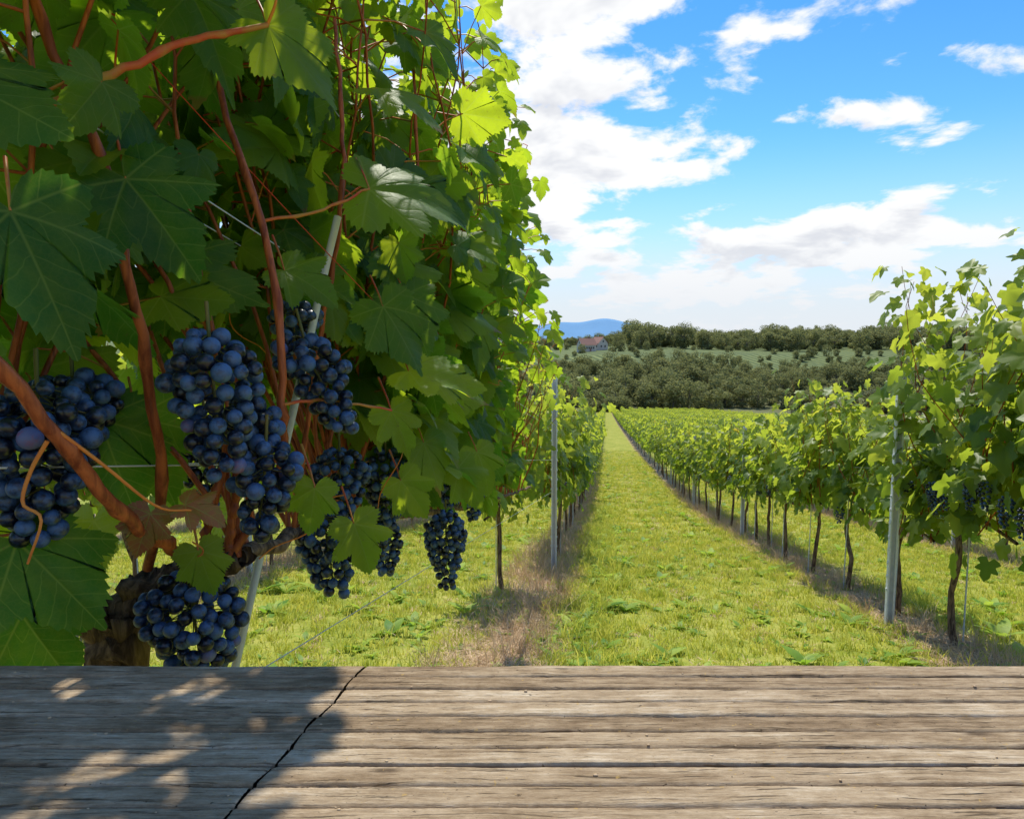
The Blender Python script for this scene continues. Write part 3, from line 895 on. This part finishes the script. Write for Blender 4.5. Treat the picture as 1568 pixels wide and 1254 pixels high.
for y in np.arange(3.0, 16, .9):
    z = float(gh(0, y))
    obj('weed_patch', wp[rngr.integers(0, 2)], W, (ROW0 + .48 + rngr.normal(0, .05), y, z), (math.atan(slope(y)), 0, 0), flip())
    if rngr.random() < .4: obj('weed_patch', wp[rngr.integers(0, 2)], W, (ROW0 + PITCH + .4, y, z), (math.atan(slope(y)), 0, 0), flip())

# ------------------------------------------------------------ trees
def tree_mesh(seed, hgt, nleaf, leafs):
    rng = np.random.default_rng(seed); mb = MB()
    tube(mb, smooth_path([(0, 0, -1), (rng.normal(0, .2), 0, hgt * .3), (rng.normal(0, .3), rng.normal(0, .3), hgt * .75)], 8), np.linspace(.35, .1, 8), 7, 1)
    for i in range(7):
        a = rng.uniform(0, 6.28); z = hgt * rng.uniform(.25, .55)
        tube(mb, [(0, 0, z), (math.cos(a) * hgt * .14, math.sin(a) * hgt * .14, z + hgt * .12), (math.cos(a) * hgt * .25, math.sin(a) * hgt * .25, z + hgt * .28)], [.14, .1, .04], 5, 1)
    nc = 30
    th = rng.uniform(0, 6.28, nc); u = rng.uniform(-1, 1, nc); rr = hgt * .33 * rng.uniform(.4, 1.0, nc)
    C = np.column_stack([np.cos(th) * np.sqrt(1 - u * u * .9) * rr, np.sin(th) * np.sqrt(1 - u * u * .9) * rr, hgt * .52 + u * hgt * .38])
    cr = hgt * rng.uniform(.08, .16, nc)
    k = rng.integers(0, nc, nleaf)
    dv = rng.normal(0, 1, (nleaf, 3)); dv /= np.linalg.norm(dv, axis=1)[:, None]
    P = C[k] + dv * (cr[k] * rng.uniform(.6, 1.05, nleaf))[:, None]
    nr = dv + rng.normal(0, .4, (nleaf, 3)); tip = rng.normal(0, 1, (nleaf, 3)) + [0, 0, -.5]
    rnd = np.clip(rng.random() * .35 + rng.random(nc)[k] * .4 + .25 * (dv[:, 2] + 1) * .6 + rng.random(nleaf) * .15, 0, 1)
    place(mb, TPL[2][0], frames(nr, tip), P, rng.uniform(.7, 1.3, nleaf) * leafs, rnd, 0)
    return mb.mesh('tree_mesh', [M_TREE, M_TTRUNK])
trees = [tree_mesh(300 + i, 11 + i * .8, 1700, .5) for i in range(6)]
WD = empty('woodland')
def scatter(n, x0, x1, y0, y1, s0, s1):
    for i in range(n):
        x = rngr.uniform(x0, x1); y = rngr.uniform(y0, y1)
        s = rngr.uniform(s0, s1) * (1 + .10 * math.sin(x / 17.0) + .08 * math.sin(x / 41.0 + 2))
        obj('tree', trees[rngr.integers(0, 6)], WD, (x, y, float(gh(x, y)) - .9), (0, 0, rngr.uniform(0, 6.28)), (s * rngr.uniform(1, 1.5), s * rngr.uniform(1, 1.5), s))
scatter(470, -120, 230, 243, 330, .5, .9)
scatter(170, -130, 290, 326, 365, .35, .6)
scatter(100, -160, 360, 368, 440, .3, .55)
scatter(560, 16, 520, 445, 600, .75, 1.2)
scatter(240, -300, 60, 470, 760, .4, .75)
scatter(14, -8, 8, 234, 240, .3, .45)

# ------------------------------------------------------------ farmhouses
def house(loc, rz, L=14, Wd=8, Hh=4.2, roof=4.2):
    E = empty('farmhouse', loc); E.rotation_euler = (0, 0, rz)
    m = MB(); box(m, (0, 0, Hh / 2 - .5), (L, Wd, Hh + 1)); 
    gv = np.array([[-L / 2, -Wd / 2, Hh], [-L / 2, Wd / 2, Hh], [-L / 2, 0, Hh + roof - .1], [L / 2, -Wd / 2, Hh], [L / 2, Wd / 2, Hh], [L / 2, 0, Hh + roof - .1]])
    m.add(gv, [np.array([[0, 1, 2], [3, 5, 4]])], 0, None, False)
    obj('walls', m.mesh('walls_mesh', [M_WALL]), E)
    m = MB(); ov = .6
    V = np.array([[-L / 2 - ov, -Wd / 2 - ov, Hh - .3], [L / 2 + ov, -Wd / 2 - ov, Hh - .3], [L / 2 + ov, 0, Hh + roof], [-L / 2 - ov, 0, Hh + roof], [-L / 2 - ov, Wd / 2 + ov, Hh - .3], [L / 2 + ov, Wd / 2 + ov, Hh - .3]])
    m.add(V, [np.array([[0, 1, 2, 3], [3, 2, 5, 4]])], 0, None, False)
    box(m, (L * .2, Wd * .1, Hh + roof + .1), (.9, .9, 1.6))
    obj('roof', m.mesh('roof_mesh', [M_ROOF]), E)
    m = MB()
    for x in np.linspace(-L / 2 + 1.8, L / 2 - 1.8, 5): box(m, (x, -Wd / 2 - .02, 2.2), (1.0, .12, 1.3))
    for s in (-1, 1):
        box(m, (s * (L / 2 + .02), -1.6, 2.2), (.12, 1.0, 1.3)); box(m, (s * (L / 2 + .02), 1.6, 2.2), (.12, 1.0, 1.3)); box(m, (s * (L / 2 + .02), 0, 5.4), (.12, 1.0, 1.1))
    obj('windows', m.mesh('windows_mesh', [M_GLASS]), E)
    m = MB(); box(m, (L * .1, -Wd / 2 - .03, 1.1), (1.1, .14, 2.2)); obj('door', m.mesh('door_mesh', [M_ROOF]), E)
for x, y, rz, L in ((-13, 448, .5, 10), (-5, 462, -.9, 9)):
    house((x, y, float(gh(x, y)) + .3), rz, L)

# ------------------------------------------------------------ wooden table
psi = math.radians(7.85)
TZ = H - .28
TE = empty('wooden_table', (0, 0, TZ)); TE.rotation_euler = (0, 0, psi)
F0, F1 = -.24, .566
pitch_g = RIB
prof = []
rngt = np.random.default_rng(3)
prof.append((F1, -.030)); prof.append((F1, -.004))
vs = np.arange(F1 - .001, F0, -.0010)
for i, v in enumerate(vs):
    k = (F1 - v) / pitch_g
    fr = k - math.floor(k)
    nb = round(k / 7.0)
    z = -.0026 * math.exp(-((min(fr, 1 - fr)) / .06) ** 2) - .0004 * (2 * abs(fr - .5)) ** 3
    if nb > 0 and abs(k - nb * 7) < .05: z -= .008
    prof.append((v, z))
prof.append((F0, -.030))
prof = np.array(prof)
def seam(v): return -.1266 + (v - .565) * (.0434 / .191)
def boards(name, left):
    n = len(prof); K = 300
    sv = np.array([seam(p[0]) + .0012 * math.sin(p[0] * 90) for p in prof])
    gapw = .0008 + .0003 * np.sin(prof[:, 0] * 160) + .0004 * rngt.random(n)
    if left: a = np.full(n, -1.25); b = sv - gapw; tt = 1 - (np.linspace(0, 1, K) ** 1.6)[::-1]
    else: a = sv + gapw; b = np.full(n, 1.25); tt = np.linspace(0, 1, K) ** 1.6
    U = a[:, None] * (1 - tt) + b[:, None] * tt
    Vv = np.repeat(prof[:, :1], K, 1); Z = np.repeat(prof[:, 1:], K, 1).copy()
    kk = np.floor((F1 - Vv) / pitch_g)
    wob = .0003 * np.sin(U * 9 + kk * 2.3) + .00018 * np.sin(U * 31 + kk * 5.1) + .00015 * np.sin(U * 83 + kk * 1.7)
    Z += wob + rngt.normal(0, .0001, Z.shape)
    off_ = .0016 if left else 0
    Vv = Vv + .0002 * np.sin(U * 13 + off_ * 900) + .00012 * np.sin(U * 47)
    ed = np.minimum(np.abs(U - sv[:, None]) / .003, 1)
    Z -= (1 - ed) ** 2 * .0012
    V = np.stack([U, Vv, Z], -1).reshape(-1, 3)
    ii = (np.arange(n - 1)[:, None] * K + np.arange(K - 1)[None]).ravel()
    F = np.column_stack([ii, ii + K, ii + K + 1, ii + 1])
    m = MB(); m.add(V, [F]); obj(name, m.mesh(name + '_mesh', [M_WOOD]), TE)
boards('boards_left', True); boards('boards_right', False)
m = MB(); box(m, (0, (F0 + F1) / 2, -.033), (2.46, F1 - F0 - .02, .022))
box(m, (0, F1 - .06, -.09), (2.3, .03, .09)); box(m, (0, F0 + .06, -.09), (2.3, .03, .09))
obj('underframe', m.mesh('underframe_mesh', [M_WOODD]), TE)
for i, (u, v) in enumerate(((-1.1, F1 - .1), (1.1, F1 - .1), (-1.1, F0 + .1), (1.1, F0 + .1))):
    m = MB(); box(m, (u, v, -.55), (.07, .07, 1.0 + .02)); obj('leg_%d' % (i + 1), m.mesh('leg_mesh', [M_WOODD]), TE)
m = MB()
for i in range(70):
    u = rngt.uniform(-.6, .6); v = rngt.uniform(.3, .56)
    s = rngt.uniform(.0005, .0014)
    place(m, ICO[1], np.array([np.diag([1.4, 1.0, .5])]), np.array([[u, v, .0002]]), np.array([s]), np.array([.5]), 0)
obj('wood_splinters', m.mesh('splinters_mesh', [M_STRAW]), TE)

# ------------------------------------------------------------ camera
cam = bpy.data.cameras.new('camera'); co = obj('camera', cam, None, (0, 0, H))
cam.sensor_width = 36; cam.lens = 24; cam.clip_start = .02; cam.clip_end = 20000
co.rotation_euler = (math.radians(90 - 5.85), 0, psi)
scene.camera = co

# ------------------------------------------------------------ sun and sky
S = Vector((-.09, .62, 1)).normalized()
sun = bpy.data.lights.new('sun', 'SUN'); sun.energy = 5; sun.angle = math.radians(.5); sun.color = (1, .95, .82)
so = obj('sun', sun, None, (0, 0, 30)); so.rotation_mode = 'QUATERNION'; so.rotation_quaternion = S.to_track_quat('Z', 'Y')
w = bpy.data.worlds.new('World'); scene.world = w; w.use_nodes = True
t = NT(w.node_tree)
out = t.n('ShaderNodeOutputWorld'); bg = t.n('ShaderNodeBackground'); bg.inputs['Strength'].default_value = .125
sky = t.n('ShaderNodeTexSky', sky_type='NISHITA'); sky.sun_disc = False
sky.sun_elevation = math.asin(S.z); sky.sun_rotation = math.atan2(S.x, S.y)
sky.air_density = 1.0; sky.dust_density = .4; sky.ozone_density = 2.0
tc = t.n('ShaderNodeTexCoord')
D = t.vmath('NORMALIZE', tc.outputs['Generated'])
el = t.sep(D)[2]
def dirv(az, e):
    az, e = math.radians(az), math.radians(e)
    return (math.sin(az) * math.cos(e), math.cos(az) * math.cos(e), math.sin(e))
BL = ((2, 15.5, .22, 1.9, .28), (-7, 13, .22, 1.4, .26), (-1, 26, .20, 2.2, .32), (8, 6, .36, 4.0, .34), (20, 8.5, .22, 3.4, .26), (20, 15.8, .12, 3.0, .20),
      (28, 17.5, .12, 4.0, .20), (27, 13.5, .10, 3.5, .20), (-34, 25, .65, 1, .30), (150, 35, 1.1, 1, .12))
def cloudspace(Dv):
    e = t.sep(Dv)[2]
    inv = t.math('DIVIDE', 1.0, t.math('ADD', t.math('MAXIMUM', e, 0.0), .30))
    sc = t.n('ShaderNodeVectorMath', operation='SCALE'); t.l(Dv, sc.inputs[0]); t.l(inv, sc.inputs['Scale'])
    return t.scalev(sc.outputs[0], (1, 1, 1.9))
cov = None
for az, ee, r, fl, wgt in BL:
    ln = t.vmath('LENGTH', t.scalev(t.vmath('SUBTRACT', D, dirv(az, ee)), (1, 1, fl)))
    b = t.step(ln, r, 0.0, 0, wgt)
    cov = b if cov is None else t.math('ADD', cov, b)
cov = t.math('MINIMUM', cov, .33)
Pc = cloudspace(D)
n1 = t.noise(Pc, 4.6, 8, .58, .2)
n2 = t.noise(Pc, 1.7, 2, .5, .0)
nn = t.math('ADD', t.math('MULTIPLY', t.math('SUBTRACT', n1, .5), 1.40), t.math('MULTIPLY', t.math('SUBTRACT', n2, .5), .6))
cv = t.math('ADD', nn, cov)
up = t.vmath('NORMALIZE', t.vmath('ADD', D, (-.004, 0, .022)))
u1 = t.noise(cloudspace(up), 4.6, 4, .58, .2)
mask = t.step(cv, .10, .27)
thick = t.step(t.math('ADD', t.math('MULTIPLY', t.math('SUBTRACT', u1, .5), 1.8), cov), .20, .62)
ccol = t.mix(thick, (8.2, 8.25, 8.3), (5.9, 6.1, 6.6))
skyc = t.mix(1.0, sky.outputs[0], t.mix(t.step(el, .1, .5), (.62, 1.15, 1.50), (.32, .90, 1.48)), 'MULTIPLY')
haze = t.step(el, .28, .0)
skyc = t.mix(t.math('MULTIPLY', haze, .88), skyc, (5.9, 7.0, 7.9))
fin = t.mix(mask, skyc, ccol)
low = t.step(el, .17, .0)
fin = t.mix(t.math('MULTIPLY', low, .9), fin, (6.5, 6.8, 7.2))
t.l(fin, bg.inputs['Color']); t.l(bg.outputs[0], out.inputs[0])
print('sky done', len(bpy.data.objects))
